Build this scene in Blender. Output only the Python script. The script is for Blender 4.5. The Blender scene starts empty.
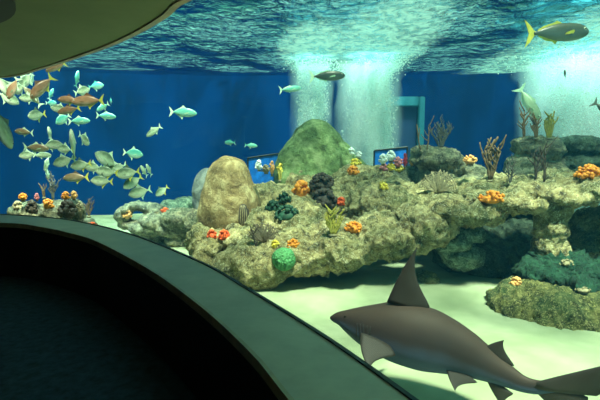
import bpy, bmesh, math, random
from mathutils import Vector, Matrix, noise, Quaternion
from mathutils.bvhtree import BVHTree

sc = bpy.context.scene
COL = sc.collection
random.seed(7)
PI = math.pi

# ------------------------------------------------------------------ camera
EYE = Vector((0, 0, 1.55)); FOC = 450.0; PITCH = math.atan(55 / FOC)
cd = bpy.data.cameras.new('camera'); cam = bpy.data.objects.new('camera', cd); COL.objects.link(cam)
cam.location = EYE; cam.rotation_euler = (PI / 2 - PITCH, 0, 0)
cd.sensor_width = 36; cd.lens = FOC / 600 * 36; cd.clip_start = .02; cd.clip_end = 200
sc.camera = cam

# ------------------------------------------------------------------ world, sun, exposure
SAND_Z, SURF_Z, BACK_Y = -.85, 3.95, 16.0
SOFFIT_Z, SILL_Z = 2.5, .65
w = bpy.data.worlds.new('world'); sc.world = w; w.use_nodes = True
bg = w.node_tree.nodes['Background']
bg.inputs['Color'].default_value = (.42, .95, .82, 1); bg.inputs['Strength'].default_value = 1.0
sl = bpy.data.lights.new('sun', 'SUN'); sl.energy = 15.0; sl.angle = math.radians(9); sl.color = (1.0, .93, .68)
sun = bpy.data.objects.new('sun', sl); COL.objects.link(sun)
sun.rotation_euler = (math.radians(22), math.radians(8), 0)
vs = sc.view_settings
sc.display_settings.display_device = 'sRGB'
vs.view_transform = 'Standard'; vs.look = 'None'; vs.gamma = 1; vs.use_curve_mapping = False; vs.exposure = 0.0
sc.cycles.max_bounces = 10; sc.cycles.transparent_max_bounces = 32; sc.cycles.volume_bounces = 3
sc.cycles.use_denoising = True

# ------------------------------------------------------------------ helpers
def ray(px, py):
    u = (px - 300) / FOC; v = (200 - py) / FOC
    return Vector((u, math.cos(PITCH) + v * math.sin(PITCH), -math.sin(PITCH) + v * math.cos(PITCH)))
def P(px, py, d):
    r = ray(px, py); return EYE + r * (d / r.y)
def PZ(px, py, z):
    r = ray(px, py); return EYE + r * ((z - EYE.z) / r.z)

def tag(o, label=None, cat=None, group=None, kind=None):
    if label: o['label'] = label
    if cat: o['category'] = cat
    if group: o['group'] = group
    if kind: o['kind'] = kind
    return o
def empty(name, loc=(0, 0, 0)):
    o = bpy.data.objects.new(name, None); o.location = loc; o.empty_display_size = .1; COL.objects.link(o); return o
def link(name, me, mat=None, parent=None, loc=None):
    o = bpy.data.objects.new(name, me); COL.objects.link(o)
    if mat and not me.materials: me.materials.append(mat)
    if parent: o.parent = parent
    if loc is not None: o.location = loc
    return o
def bm_mesh(bm, name, smooth=True):
    me = bpy.data.meshes.new(name); bm.normal_update(); bm.to_mesh(me); bm.free()
    if smooth: me.polygons.foreach_set('use_smooth', [True] * len(me.polygons))
    return me
def copy_tree(o, parent=None):
    c = o.copy(); COL.objects.link(c)
    if parent: c.parent = parent
    for ch in o.children: copy_tree(ch, c)
    return c
def rot_to(v):
    return Vector((0, 0, 1)).rotation_difference(Vector(v).normalized()).to_matrix().to_4x4()
def tube(bm, pts, rads, n=6):
    rings = []; prev = None
    for i, p in enumerate(pts):
        p = Vector(p)
        t = (Vector(pts[min(i + 1, len(pts) - 1)]) - Vector(pts[max(i - 1, 0)])).normalized()
        if prev is None:
            a = t.orthogonal().normalized()
        else:
            a = (prev - t * prev.dot(t)); a = a.normalized() if a.length > 1e-6 else t.orthogonal().normalized()
        prev = a; b = t.cross(a)
        rings.append([bm.verts.new(p + (a * math.cos(2 * PI * k / n) + b * math.sin(2 * PI * k / n)) * rads[i]) for k in range(n)])
    for r0, r1 in zip(rings, rings[1:]):
        for k in range(n): bm.faces.new((r0[k], r0[(k + 1) % n], r1[(k + 1) % n], r1[k]))
    bm.faces.new(rings[0][::-1]); bm.faces.new(rings[-1])
def ball(bm, c, r, sub=2, m=None):
    M = Matrix.Translation(c) @ (m or Matrix()) @ Matrix.Diagonal((*(r if hasattr(r, '__len__') else (r, r, r)), 1))
    bmesh.ops.create_icosphere(bm, subdivisions=sub, radius=1, matrix=M)
def prism(bm, poly, z0, z1):
    a = [bm.verts.new((p[0], p[1], z0)) for p in poly]; b = [bm.verts.new((p[0], p[1], z1)) for p in poly]
    n = len(poly); bm.faces.new(a[::-1]); bm.faces.new(b)
    for i in range(n): bm.faces.new((a[i], a[(i + 1) % n], b[(i + 1) % n], b[i]))
    bmesh.ops.recalc_face_normals(bm, faces=bm.faces)
def plate(bm, pts, th, nrm):
    """thin solid fin: flat outline pts (3D), thickness th along nrm"""
    nrm = Vector(nrm).normalized() * th * .5
    a = [bm.verts.new(Vector(p) + nrm) for p in pts]; b = [bm.verts.new(Vector(p) - nrm) for p in pts]
    n = len(pts); bm.faces.new(a); bm.faces.new(b[::-1])
    for i in range(n): bm.faces.new((a[i], b[i], b[(i + 1) % n], a[(i + 1) % n]))
    bmesh.ops.recalc_face_normals(bm, faces=bm.faces)

# ------------------------------------------------------------------ materials
def new_mat(name):
    m = bpy.data.materials.new(name); m.use_nodes = True
    nt = m.node_tree; return m, nt, nt.nodes, nt.links, nt.nodes['Principled BSDF']
def sethelp(n, **k):
    for a, b in k.items(): n.inputs[a.replace('_', ' ')].default_value = b
    return n
def noise_node(N, L, scale, detail=4, rough=.6, co=None, dist=0):
    t = N.new('ShaderNodeTexNoise'); t.inputs['Scale'].default_value = scale; t.inputs['Detail'].default_value = detail
    t.inputs['Roughness'].default_value = rough; t.inputs['Distortion'].default_value = dist
    if co: L.new(co, t.inputs['Vector'])
    return t
def ramp(N, L, src, stops):
    r = N.new('ShaderNodeValToRGB'); e = r.color_ramp.elements
    while len(e) < len(stops): e.new(.5)
    for k, (p, c) in enumerate(stops): e[k].position = p; e[k].color = (*c, 1)
    L.new(src, r.inputs['Fac']); return r
def plain(name, col, rough=.5, metal=0, var=.25, scale=8, bump=0):
    m, nt, N, L, b = new_mat(name)
    tc = N.new('ShaderNodeTexCoord'); t = noise_node(N, L, scale, 4, .6, tc.outputs['Object'])
    r = ramp(N, L, t.outputs['Fac'], [(.3, tuple(c * (1 - var) for c in col)), (.7, tuple(min(1, c * (1 + var)) for c in col))])
    L.new(r.outputs['Color'], b.inputs['Base Color']); b.inputs['Roughness'].default_value = rough; b.inputs['Metallic'].default_value = metal
    if bump:
        bp = N.new('ShaderNodeBump'); bp.inputs['Strength'].default_value = bump; bp.inputs['Distance'].default_value = .02
        L.new(t.outputs['Fac'], bp.inputs['Height']); L.new(bp.outputs['Normal'], b.inputs['Normal'])
    return m
def rock_mat(name, cols, scale=2.0, speck=(.55, .55, .42), green=(.10, .17, .06), gamt=.5, bump=.9, pit=1.0, samt=.6, cd=.85):
    """cols: dark, mid, light"""
    m, nt, N, L, b = new_mat(name)
    tc = N.new('ShaderNodeTexCoord'); co = tc.outputs['Object']
    t1 = noise_node(N, L, scale * 2.2, 8, .68, co, .4)
    base = ramp(N, L, t1.outputs['Fac'], [(.36, cols[0]), (.5, cols[1]), (.62, cols[2])])
    t2 = noise_node(N, L, scale * .7, 4, .6, co)
    gr = ramp(N, L, t2.outputs['Fac'], [(.45, (0, 0, 0)), (.62, (1, 1, 1))])
    mg = N.new('ShaderNodeMath'); mg.operation = 'MULTIPLY'; mg.inputs[1].default_value = gamt; L.new(gr.outputs['Color'], mg.inputs[0])
    mx = N.new('ShaderNodeMixRGB'); L.new(mg.outputs[0], mx.inputs['Fac']); L.new(base.outputs['Color'], mx.inputs['Color1']); mx.inputs['Color2'].default_value = (*green, 1)
    t3 = noise_node(N, L, scale * 11, 5, .75, co, 1.2)
    sp = ramp(N, L, t3.outputs['Fac'], [(.52, (0, 0, 0)), (.64, (1, 1, 1))])
    ms = N.new('ShaderNodeMath'); ms.operation = 'MULTIPLY'; ms.inputs[1].default_value = samt; L.new(sp.outputs['Color'], ms.inputs[0])
    mx2 = N.new('ShaderNodeMixRGB'); L.new(ms.outputs[0], mx2.inputs['Fac']); L.new(mx.outputs['Color'], mx2.inputs['Color1']); mx2.inputs['Color2'].default_value = (*speck, 1)
    # pits of porous reef rock, their shade multiplied into the colour
    v = N.new('ShaderNodeTexVoronoi'); v.inputs['Scale'].default_value = scale * 6; 
    t4 = noise_node(N, L, scale * 4, 3, .6, co); 
    mv = N.new('ShaderNodeMixRGB'); mv.blend_type = 'ADD'; mv.inputs['Fac'].default_value = .25; L.new(co, mv.inputs['Color1']); L.new(t4.outputs['Color'], mv.inputs['Color2']); L.new(mv.outputs['Color'], v.inputs['Vector'])
    pr = ramp(N, L, v.outputs['Distance'], [(.10, (0, 0, 0)), (.34, (1, 1, 1))])
    dk = N.new('ShaderNodeMixRGB'); dk.blend_type = 'MULTIPLY'; dk.inputs['Fac'].default_value = .55 * pit
    L.new(mx2.outputs['Color'], dk.inputs['Color1']); L.new(pr.outputs['Color'], dk.inputs['Color2'])
    L.new(dk.outputs['Color'], b.inputs['Base Color']); b.inputs['Roughness'].default_value = cd
    h = N.new('ShaderNodeMath'); h.operation = 'MULTIPLY_ADD'; L.new(pr.outputs['Color'], h.inputs[0]); h.inputs[1].default_value = .5 * pit; L.new(t1.outputs['Fac'], h.inputs[2])
    h2 = N.new('ShaderNodeMath'); h2.operation = 'MULTIPLY_ADD'; L.new(t3.outputs['Fac'], h2.inputs[0]); h2.inputs[1].default_value = .7; L.new(h.outputs[0], h2.inputs[2])
    bp = N.new('ShaderNodeBump'); bp.inputs['Strength'].default_value = bump; bp.inputs['Distance'].default_value = .13
    L.new(h2.outputs[0], bp.inputs['Height']); L.new(bp.outputs['Normal'], b.inputs['Normal'])
    return m

M = {}
M['reef'] = rock_mat('reef_rock', ((.07, .05, .02), (.42, .32, .13), (.82, .65, .33)), 2.2, (.95, .88, .60), (.07, .11, .03), .6, samt=.7)
M['reef_grey'] = rock_mat('grey_reef_rock', ((.035, .036, .022), (.19, .18, .12), (.50, .44, .27)), 2.2, (.60, .54, .36), (.05, .10, .05), .6)
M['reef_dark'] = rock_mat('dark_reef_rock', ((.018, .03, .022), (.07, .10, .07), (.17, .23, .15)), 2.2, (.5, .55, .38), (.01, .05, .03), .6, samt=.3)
M['reef_dark2'] = rock_mat('highlight_rock', ((.02, .05, .035), (.14, .22, .15), (.50, .60, .42)), 2.6, (.8, .85, .65), (.04, .12, .07), .4)  # paler cave rock colour carrying its highlight, reused on the distant rock
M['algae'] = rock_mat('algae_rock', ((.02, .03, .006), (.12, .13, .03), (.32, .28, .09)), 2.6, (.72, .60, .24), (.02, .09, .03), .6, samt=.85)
M['green_algae'] = rock_mat('green_algae', ((.004, .025, .015), (.012, .075, .042), (.03, .13, .07)), 2.4, (.05, .16, .08), (.005, .05, .03), .5, samt=.3)
M['tan'] = rock_mat('tan_boulder', ((.10, .055, .02), (.34, .23, .10), (.66, .52, .28)), 1.3, (.60, .48, .26), (.12, .09, .03), .55, .6, .35, .3)
M['blue_grey'] = rock_mat('blue_grey_boulder', ((.07, .09, .11), (.18, .20, .20), (.30, .32, .30)), 1.2, (.35, .35, .3), (.10, .12, .12), .3, .4, .2, .2)
M['green'] = rock_mat('green_boulder', ((.07, .10, .03), (.24, .34, .12), (.48, .56, .26)), 1.6, (.34, .42, .18), (.06, .12, .03), .6, .7, .5, .4)

# sand
m, nt, N, L, b = new_mat('sand'); M['sand'] = m
tc = N.new('ShaderNodeTexCoord'); t = noise_node(N, L, 1.1, 5, .55, tc.outputs['Object'])
r = ramp(N, L, t.outputs['Fac'], [(.35, (.235, .27, .155)), (.65, (.37, .39, .255))]); L.new(r.outputs['Color'], b.inputs['Base Color'])
b.inputs['Roughness'].default_value = .95
t = noise_node(N, L, 1.1, 2, .4, tc.outputs['Object'], .3); bp = N.new('ShaderNodeBump'); bp.inputs['Strength'].default_value = .6; bp.inputs['Distance'].default_value = .16
L.new(t.outputs['Fac'], bp.inputs['Height']); L.new(bp.outputs['Normal'], b.inputs['Normal'])

M['back'] = plain('blue_tank_wall', (0, .027, .148), .9, 0, .06, .3); M['back'].node_tree.nodes['Principled BSDF'].inputs['Specular IOR Level'].default_value = 0
M['sill'] = plain('grey_stone_sill', (.44, .34, .235), .38, 0, .14, 5)
M['sill_edge'] = plain('brown_wood_edge', (.40, .27, .15), .4, 0, .3, 9)
M['black'] = plain('black_panel', (.004, .004, .004), .6, 0, .2, 5)
M['seal'] = plain('dark_gasket', (.01, .012, .012), .5, 0, .2, 5)
M['soffit'] = plain('olive_plaster', (.19, .21, .115), .75, 0, .12, 1.3)
M['carpet'] = plain('navy_carpet', (.03, .05, .085), .95, 0, .5, 14, .5)
M['teal_frame'] = plain('teal_frame', (.02, .19, .28), .6, 0, .1, 4)

# water surface seen from below: reflects at low angles, lets the light from above in elsewhere
m, nt, N, L, b = new_mat('water_surface'); M['surface'] = m; N.remove(b); out = N['Material Output']
tc = N.new('ShaderNodeTexCoord'); mp = N.new('ShaderNodeMapping'); mp.inputs['Scale'].default_value = (1.5, 1.15, 1); L.new(tc.outputs['Object'], mp.inputs['Vector'])
t = noise_node(N, L, 3.4, 4, .62, mp.outputs['Vector'], .6)
tb = noise_node(N, L, .55, 2, .5, tc.outputs['Object']); am = N.new('ShaderNodeMapRange'); L.new(tb.outputs['Fac'], am.inputs['Value']); am.inputs['From Min'].default_value = .38; am.inputs['From Max'].default_value = .62; am.inputs['To Min'].default_value = .05; am.inputs['To Max'].default_value = .40
hm = N.new('ShaderNodeMath'); hm.operation = 'MULTIPLY'; L.new(t.outputs['Fac'], hm.inputs[0]); L.new(am.outputs[0], hm.inputs[1])
bp = N.new('ShaderNodeBump'); bp.inputs['Strength'].default_value = 1.0; bp.inputs['Distance'].default_value = 1.0; L.new(hm.outputs[0], bp.inputs['Height'])
fr = N.new('ShaderNodeFresnel'); fr.inputs['IOR'].default_value = 1.33; L.new(bp.outputs['Normal'], fr.inputs['Normal'])
tr = N.new('ShaderNodeBsdfTransparent'); tr.inputs['Color'].default_value = (.92, 1, .95, 1)
gl = N.new('ShaderNodeBsdfGlossy'); gl.inputs['Roughness'].default_value = .04; gl.inputs['Color'].default_value = (.16, .50, .66, 1); L.new(bp.outputs['Normal'], gl.inputs['Normal'])
mx = N.new('ShaderNodeMixShader'); L.new(fr.outputs[0], mx.inputs[0]); L.new(tr.outputs[0], mx.inputs[1]); L.new(gl.outputs[0], mx.inputs[2])
L.new(mx.outputs[0], out.inputs['Surface'])
SURF = (N, L, mx, out, tc); RIP = t

# water body
m, nt, N, L, b = new_mat('water'); M['water'] = m; N.remove(b); out = N['Material Output']
ab = N.new('ShaderNodeVolumeAbsorption'); ab.inputs['Color'].default_value = (.12, .84, .90, 1); ab.inputs['Density'].default_value = .036
vsn = N.new('ShaderNodeVolumeScatter'); vsn.inputs['Color'].default_value = (.10, .55, 1, 1); vsn.inputs['Density'].default_value = .004; vsn.inputs['Anisotropy'].default_value = .2
ad = N.new('ShaderNodeAddShader'); L.new(ab.outputs[0], ad.inputs[0]); L.new(vsn.outputs[0], ad.inputs[1]); L.new(ad.outputs[0], out.inputs['Volume'])
# acrylic
m, nt, N, L, b = new_mat('acrylic'); M['glass'] = m; N.remove(b); out = N['Material Output']
tr = N.new('ShaderNodeBsdfTransparent'); tr.inputs['Color'].default_value = (.97, .99, .98, 1)
gl = N.new('ShaderNodeBsdfGlossy'); gl.inputs['Roughness'].default_value = .02
lw = N.new('ShaderNodeLayerWeight'); fp = N.new('ShaderNodeMath'); fp.operation = 'POWER'; L.new(lw.outputs['Facing'], fp.inputs[0]); fp.inputs[1].default_value = 5
fr = N.new('ShaderNodeMath'); fr.operation = 'MULTIPLY_ADD'; L.new(fp.outputs[0], fr.inputs[0]); fr.inputs[1].default_value = .12; fr.inputs[2].default_value = .004
mx = N.new('ShaderNodeMixShader'); L.new(fr.outputs[0], mx.inputs[0]); L.new(tr.outputs[0], mx.inputs[1]); L.new(gl.outputs[0], mx.inputs[2]); L.new(mx.outputs[0], out.inputs['Surface'])
# bubbles
m, nt, N, L, b = new_mat('bubbles'); M['bubble'] = m
b.inputs['Base Color'].default_value = (.86, 1, .97, 1); b.inputs['Roughness'].default_value = .25
b.inputs['Transmission Weight'].default_value = 0.0
tl = N.new('ShaderNodeBsdfTranslucent'); tl.inputs['Color'].default_value = (.9, 1, .97, 1)
t2 = N.new('ShaderNodeBsdfTransparent'); ma = N.new('ShaderNodeMixShader'); ma.inputs[0].default_value = .5
L.new(b.outputs[0], ma.inputs[1]); L.new(tl.outputs[0], ma.inputs[2])
mb_ = N.new('ShaderNodeMixShader'); mb_.inputs[0].default_value = .35; L.new(ma.outputs[0], mb_.inputs[1]); L.new(t2.outputs[0], mb_.inputs[2])
L.new(mb_.outputs[0], N['Material Output'].inputs['Surface'])

# ------------------------------------------------------------------ window curve (traced on the sill, real plan)
glass_px = [(0, 214.5), (40, 217), (75, 221), (130, 234), (200, 262), (250, 290.5), (300, 321), (340, 347), (415, 401)]
view_px = [(0, 223), (40, 227), (75, 234.5), (100, 243), (150, 270), (200, 306), (250, 352), (290, 401)]
def smooth_curve(pts, n=80):
    """Catmull-Rom through plan points"""
    out = []
    Q = [pts[0] * 2 - pts[1]] + pts + [pts[-1] * 2 - pts[-2]]
    per = max(2, n // (len(pts) - 1))
    for i in range(1, len(Q) - 2):
        for k in range(per):
            t = k / per; a, b_, c, d = Q[i - 1], Q[i], Q[i + 1], Q[i + 2]
            out.append(.5 * ((2 * b_) + (c - a) * t + (2 * a - 5 * b_ + 4 * c - d) * t * t + (3 * b_ - a - 3 * c + d) * t ** 3))
    out.append(Q[-2]); return out
def v2(p): return Vector((p.x, p.y))
G0 = [v2(PZ(x, y, SILL_Z)) for x, y in glass_px]
V0 = [v2(PZ(x, y, SILL_Z)) for x, y in view_px]
# the ring carries on past both sides of the frame
G0 = [G0[0] + Vector((-3.6, .15)), G0[0] + Vector((-1.6, .25))] + G0 + [Vector((.85, .6)), Vector((1.0, -.8)), Vector((.9, -2.5))]
V0 = [V0[0] + Vector((-4.0, .0)), V0[0] + Vector((-1.8, .12))] + V0 + [Vector((.42, .55)), Vector((.58, -.8)), Vector((.5, -2.5))]
GC = smooth_curve(G0, 90); VC = smooth_curve(V0, 90)
def band(poly_a, poly_b, z0, z1, name, mat):
    bm = bmesh.new(); prism(bm, [tuple(p) for p in poly_a] + [tuple(p) for p in reversed(poly_b)], z0, z1)
    return link(name, bm_mesh(bm, name, False), mat)
def offset(curve, d):
    out = []
    for i, p in enumerate(curve):
        t = (curve[min(i + 1, len(curve) - 1)] - curve[max(i - 1, 0)]).normalized(); out.append(p + Vector((-t.y, t.x)) * d)
    return out   # left of travel direction (travel left->right/near): +d goes to the tank side
def strip_wall(curve, z0, z1, th, name, mat, smooth=True):
    a = curve; b_ = offset(curve, th); bm = bmesh.new()
    va = [[bm.verts.new((p.x, p.y, z)) for z in (z0, z1)] for p in a]; vb = [[bm.verts.new((p.x, p.y, z)) for z in (z0, z1)] for p in b_]
    for i in range(len(a) - 1):
        bm.faces.new((va[i][0], va[i + 1][0], va[i + 1][1], va[i][1])); bm.faces.new((vb[i][0], vb[i][1], vb[i + 1][1], vb[i + 1][0]))
        bm.faces.new((va[i][1], va[i + 1][1], vb[i + 1][1], vb[i][1])); bm.faces.new((va[i][0], vb[i][0], vb[i + 1][0], va[i + 1][0]))
    bm.faces.new((va[0][0], va[0][1], vb[0][1], vb[0][0])); bm.faces.new((va[-1][0], vb[-1][0], vb[-1][1], va[-1][1]))
    bmesh.ops.recalc_face_normals(bm, faces=bm.faces)
    return link(name, bm_mesh(bm, name, False), mat)
sfx = lambda o: tag(o, kind='structure')

# sill slab: between the viewer-side edge and the glass (same number of samples on both curves)
def resample(c, n):
    L_ = [0]
    for a, b_ in zip(c, c[1:]): L_.append(L_[-1] + (b_ - a).length)
    out = []; j = 0
    for k in range(n):
        s = L_[-1] * k / (n - 1)
        while j < len(c) - 2 and L_[j + 1] < s: j += 1
        f = (s - L_[j]) / max(1e-9, L_[j + 1] - L_[j]); out.append(c[j].lerp(c[j + 1], f))
    return out
GC = resample(GC, 160); VC = resample(VC, 160)
bm = bmesh.new()
rows = []
for i in range(160):
    g, v = GC[i], VC[i]; e = (v - g).normalized() * .0
    rows.append([bm.verts.new((p.x, p.y, z)) for p, z in ((g, SILL_Z), (v.lerp(g, .03), SILL_Z), (v, SILL_Z - .006), (v, SILL_Z - .022), (v.lerp(g, .06), SILL_Z - .022), (g, SILL_Z - .05))])
for a, b_ in zip(rows, rows[1:]):
    for k in range(6):
        f = bm.faces.new((a[k], a[(k + 1) % 6], b_[(k + 1) % 6], b_[k]))
bm.faces.new(rows[0]); bm.faces.new(rows[-1][::-1]); bmesh.ops.recalc_face_normals(bm, faces=bm.faces)
me = bm_mesh(bm, 'trim_1', False); o = link('trim_1', me, M['sill']); sfx(o); tag(o, 'grey stone sill curving along the foot of the tank window')
o = strip_wall(offset(VC, -.003), SILL_Z - .05, SILL_Z + .003, .018, 'trim_2', M['sill_edge']); sfx(o)
o = strip_wall(offset(VC, .03), 0, SILL_Z - .05, .1, 'wall_front', M['black']); sfx(o)
o = strip_wall(offset(GC, -.012), SILL_Z - .01, SILL_Z + .008, .02, 'trim_3', M['seal']); sfx(o)
# foot wall on the tank side below the window
o = strip_wall(offset(GC, -.05), SAND_Z - .2, SILL_Z - .051, .05, 'wall_tank_foot', M['seal']); sfx(o)
o = strip_wall(offset(GC, .005), SILL_Z - .05, SOFFIT_Z + .3, .03, 'window_1', M['glass']); sfx(o)

# soffit over the room, traced edge, widened out of view to shade the sill
soff_px = [(0, 77), (40, 68), (80, 55), (110, 44), (140, 29.5), (165, 14), (186, -2)]
S0 = [v2(PZ(x, y, SOFFIT_Z)) for x, y in soff_px]
S0 = [S0[0] + Vector((-4.0, 0.35)), S0[0] + Vector((-1.8, .3))] + S0 + [v2(PZ(x, y, SILL_Z)) + Vector((.05, .12)) for x, y in ((300, 321), (415, 401))] + [Vector((.9, .6)), Vector((1.0, -.8)), Vector((.92, -2.5))]
SC = resample(smooth_curve(S0, 90), 160)
# room outline behind the viewer
roomback = [Vector((.5, -6)), Vector((-8.5, -6))]
bm = bmesh.new(); poly = [tuple(p) for p in SC] + [(.85, -6.0), (-9.5, -6.0)]
# no recess is cut here; a black disc stands for its darkness
prism(bm, poly, SOFFIT_Z, SURF_Z + .6)
o = link('ceiling', bm_mesh(bm, 'ceiling', False), M['soffit']); sfx(o)
o = strip_wall(offset(SC, -.02), SOFFIT_Z - .012, SOFFIT_Z + .03, .05, 'trim_4', M['sill_edge']); sfx(o)
bm = bmesh.new(); prism(bm, [tuple(p) for p in offset(VC, .06)] + [(.55, -6.0), (-9.5, -6.0)], -.1, 0)
o = link('floor', bm_mesh(bm, 'floor', False), M['carpet']); sfx(o)
def boxo(name, x0, x1, y0, y1, z0, z1, mat):
    bm = bmesh.new(); prism(bm, [(x0, y0), (x1, y0), (x1, y1), (x0, y1)], z0, z1); return link(name, bm_mesh(bm, name, False), mat)
sfx(boxo('wall_room_back', -10, 1.2, -6.2, -6, -1, 4.6, M['black']))
sfx(boxo('wall_room_left', -10.2, -10, -6.2, 6, -1, 4.6, M['black']))
sfx(boxo('wall_room_right', .95, 1.2, -6.2, -2.4, -1, 4.6, M['black']))
# black disc painting in the dark of a round ceiling recess
bm = bmesh.new(); ra, rb = PZ(15, 0, SOFFIT_Z), PZ(0, 19, SOFFIT_Z); pd = Vector((-(rb - ra).y, (rb - ra).x, 0)).normalized(); pd = pd if pd.y < 0 else -pd; c = (ra + rb) / 2 + pd * 1.2
n = 64; rr = (ra - c).length
ring = [(c.x + rr * math.cos(2 * PI * k / n), c.y + rr * math.sin(2 * PI * k / n)) for k in range(n)]
prism(bm, ring, SOFFIT_Z - .03, SOFFIT_Z + .02)
o = link('ceiling_dark_disc', bm_mesh(bm, 'ceiling_dark_disc', False), M['black']); sfx(o)

# tank: sand bed, back wall, side walls
bm = bmesh.new(); nx, ny = 150, 110
vv = [[None] * (ny + 1) for _ in range(nx + 1)]
for i in range(nx + 1):
    for j in range(ny + 1):
        x = -13 + 26 * i / nx; y = -3 + 19.3 * j / ny
        z = SAND_Z + .11 * noise.noise(Vector((x * .6, y * .6, 3))) + .02 * noise.noise(Vector((x * 1.3, y * 3.1, 9)))
        vv[i][j] = bm.verts.new((x, y, z))
for i in range(nx):
    for j in range(ny): bm.faces.new((vv[i][j], vv[i + 1][j], vv[i + 1][j + 1], vv[i][j + 1]))
o = link('sand_bed', bm_mesh(bm, 'sand_bed'), M['sand']); tag(o, 'pale sand bed covering the tank floor', 'sand', kind='structure'); SAND = o
arc = []
for k in range(41):
    a = PI * k / 40; arc.append(Vector((-12.6 * math.cos(a), 8 + 8.2 * math.sin(a) ** .55 if 0 < k < 40 else 8)))
arc = [Vector((-12.6, 2.0))] + arc + [Vector((12.6, -3))]
o = strip_wall(arc, SAND_Z - .3, SURF_Z + .12, .2, 'wall_tank_back', M['back']); sfx(o)

# water body (prism of the tank) and its surface
bm = bmesh.new(); wp = [tuple(p) for p in offset(GC, .036)] + [(12.5, -2.6)] + [(p.x * .99, p.y - .04) for p in reversed(arc[1:-1])]
prism(bm, wp, SAND_Z - .2, SURF_Z - .04)
o = link('water', bm_mesh(bm, 'water', False), M['water']); tag(o, 'clear blue water filling the whole tank', 'water', kind='stuff')

# bubble plumes: (x, y, radius bottom, radius top, bottom z)
def plume_at(px, d): return P(px, 150, d).x
PL = [(plume_at(312, 13.2), 13.2, .46, .58, 8000), (plume_at(367, 13.0), 13.0, .70, .84, 13000), (plume_at(584, 12.4), 12.4, 1.25, 1.6, 26000)]
# unseen spots added above the water to brighten the air curtains
for i, (x, y, r0, r1, n_) in enumerate(PL):
    ld = bpy.data.lights.new('fill_spot', 'SPOT'); ld.energy = (2300, 2300, 3600)[i]; ld.color = (.62, 1, .95); ld.spot_size = math.radians((26, 34, 58)[i]); ld.spot_blend = .7; ld.shadow_soft_size = .25
    lo = bpy.data.objects.new('fill_spot', ld); COL.objects.link(lo); lo.location = (x, y - .6, SURF_Z + 3.2); lo.rotation_euler = (math.radians(5), 0, 0)
ld = bpy.data.lights.new('fill_spot', 'SPOT'); ld.energy = 9000; ld.color = (.75, 1, .92); ld.spot_size = math.radians(52); ld.spot_blend = .9; ld.shadow_soft_size = .4  # unseen spot added to brighten the far left sand and rocks
lo = bpy.data.objects.new('fill_spot', ld); COL.objects.link(lo); lo.location = (-5.2, 10.5, SURF_Z + 3.2); lo.rotation_euler = (math.radians(4), 0, 0)
N, L, mx, out, tc = SURF
foam = N.new('ShaderNodeBsdfTranslucent'); foam.inputs['Color'].default_value = (.12, .225, .205, 1)
sep = tc.outputs['Object']; acc = None
for (x, y, r0, r1, n_) in PL:
    vm = N.new('ShaderNodeVectorMath'); vm.operation = 'MULTIPLY_ADD'; L.new(sep, vm.inputs[0]); vm.inputs[1].default_value = (1, .3, 0); vm.inputs[2].default_value = (-x, -(y - 1.0) * .3, 0)
    v2_ = N.new('ShaderNodeVectorMath'); v2_.operation = 'LENGTH'; L.new(vm.outputs[0], v2_.inputs[0]); vm = v2_
    mr = N.new('ShaderNodeMapRange'); mr.inputs['From Min'].default_value = r1 * .3; mr.inputs['From Max'].default_value = r1 * 2.3; mr.inputs['To Min'].default_value = 1; mr.inputs['To Max'].default_value = 0
    L.new(vm.outputs['Value'], mr.inputs['Value'])
    if acc is None: acc = mr.outputs[0]
    else:
        mm = N.new('ShaderNodeMath'); mm.operation = 'MAXIMUM'; L.new(acc, mm.inputs[0]); L.new(mr.outputs[0], mm.inputs[1]); acc = mm.outputs[0]
fn = noise_node(N, L, 4.5, 6, .8, tc.outputs['Object'], 1.0)
m1 = N.new('ShaderNodeMath'); m1.operation = 'ADD'; L.new(acc, m1.inputs[0]); L.new(fn.outputs['Fac'], m1.inputs[1])
rp = ramp(N, L, m1.outputs[0], [(.80, (0, 0, 0)), (1.35, (.85, .85, .85))])
m2 = N.new('ShaderNodeMixShader'); rk = N.new('ShaderNodeMapRange'); L.new(RIP.outputs['Fac'], rk.inputs['Value']); rk.inputs['From Min'].default_value = .44; rk.inputs['From Max'].default_value = .60; rk.inputs['To Min'].default_value = .4; rk.inputs['To Max'].default_value = 1
mk = N.new('ShaderNodeMath'); mk.operation = 'MULTIPLY'; L.new(rp.outputs['Color'], mk.inputs[0]); L.new(rk.outputs[0], mk.inputs[1]); L.new(mk.outputs[0], m2.inputs[0]); L.new(mx.outputs[0], m2.inputs[1]); L.new(foam.outputs[0], m2.inputs[2])
L.new(m2.outputs[0], out.inputs['Surface'])
bm = bmesh.new(); nx, ny = 220, 200
vv = [[None] * (ny + 1) for _ in range(nx + 1)]
for i in range(nx + 1):
    for j in range(ny + 1):
        x = -13 + 26 * i / nx; y = -3 + 19.3 * j / ny
        z = SURF_Z + .05 * noise.noise(Vector((x * .9, y * 1.4, 1))) + .035 * noise.noise(Vector((x * 2.2, y * 3.6, 5)))
        vv[i][j] = bm.verts.new((x, y, z))
for i in range(nx):
    for j in range(ny): bm.faces.new((vv[i][j], vv[i + 1][j], vv[i + 1][j + 1], vv[i][j + 1]))
o = link('water_surface', bm_mesh(bm, 'water_surface'), M['surface']); tag(o, 'rippled water surface seen from below, glittering and foamy', 'water surface', kind='stuff')

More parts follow.
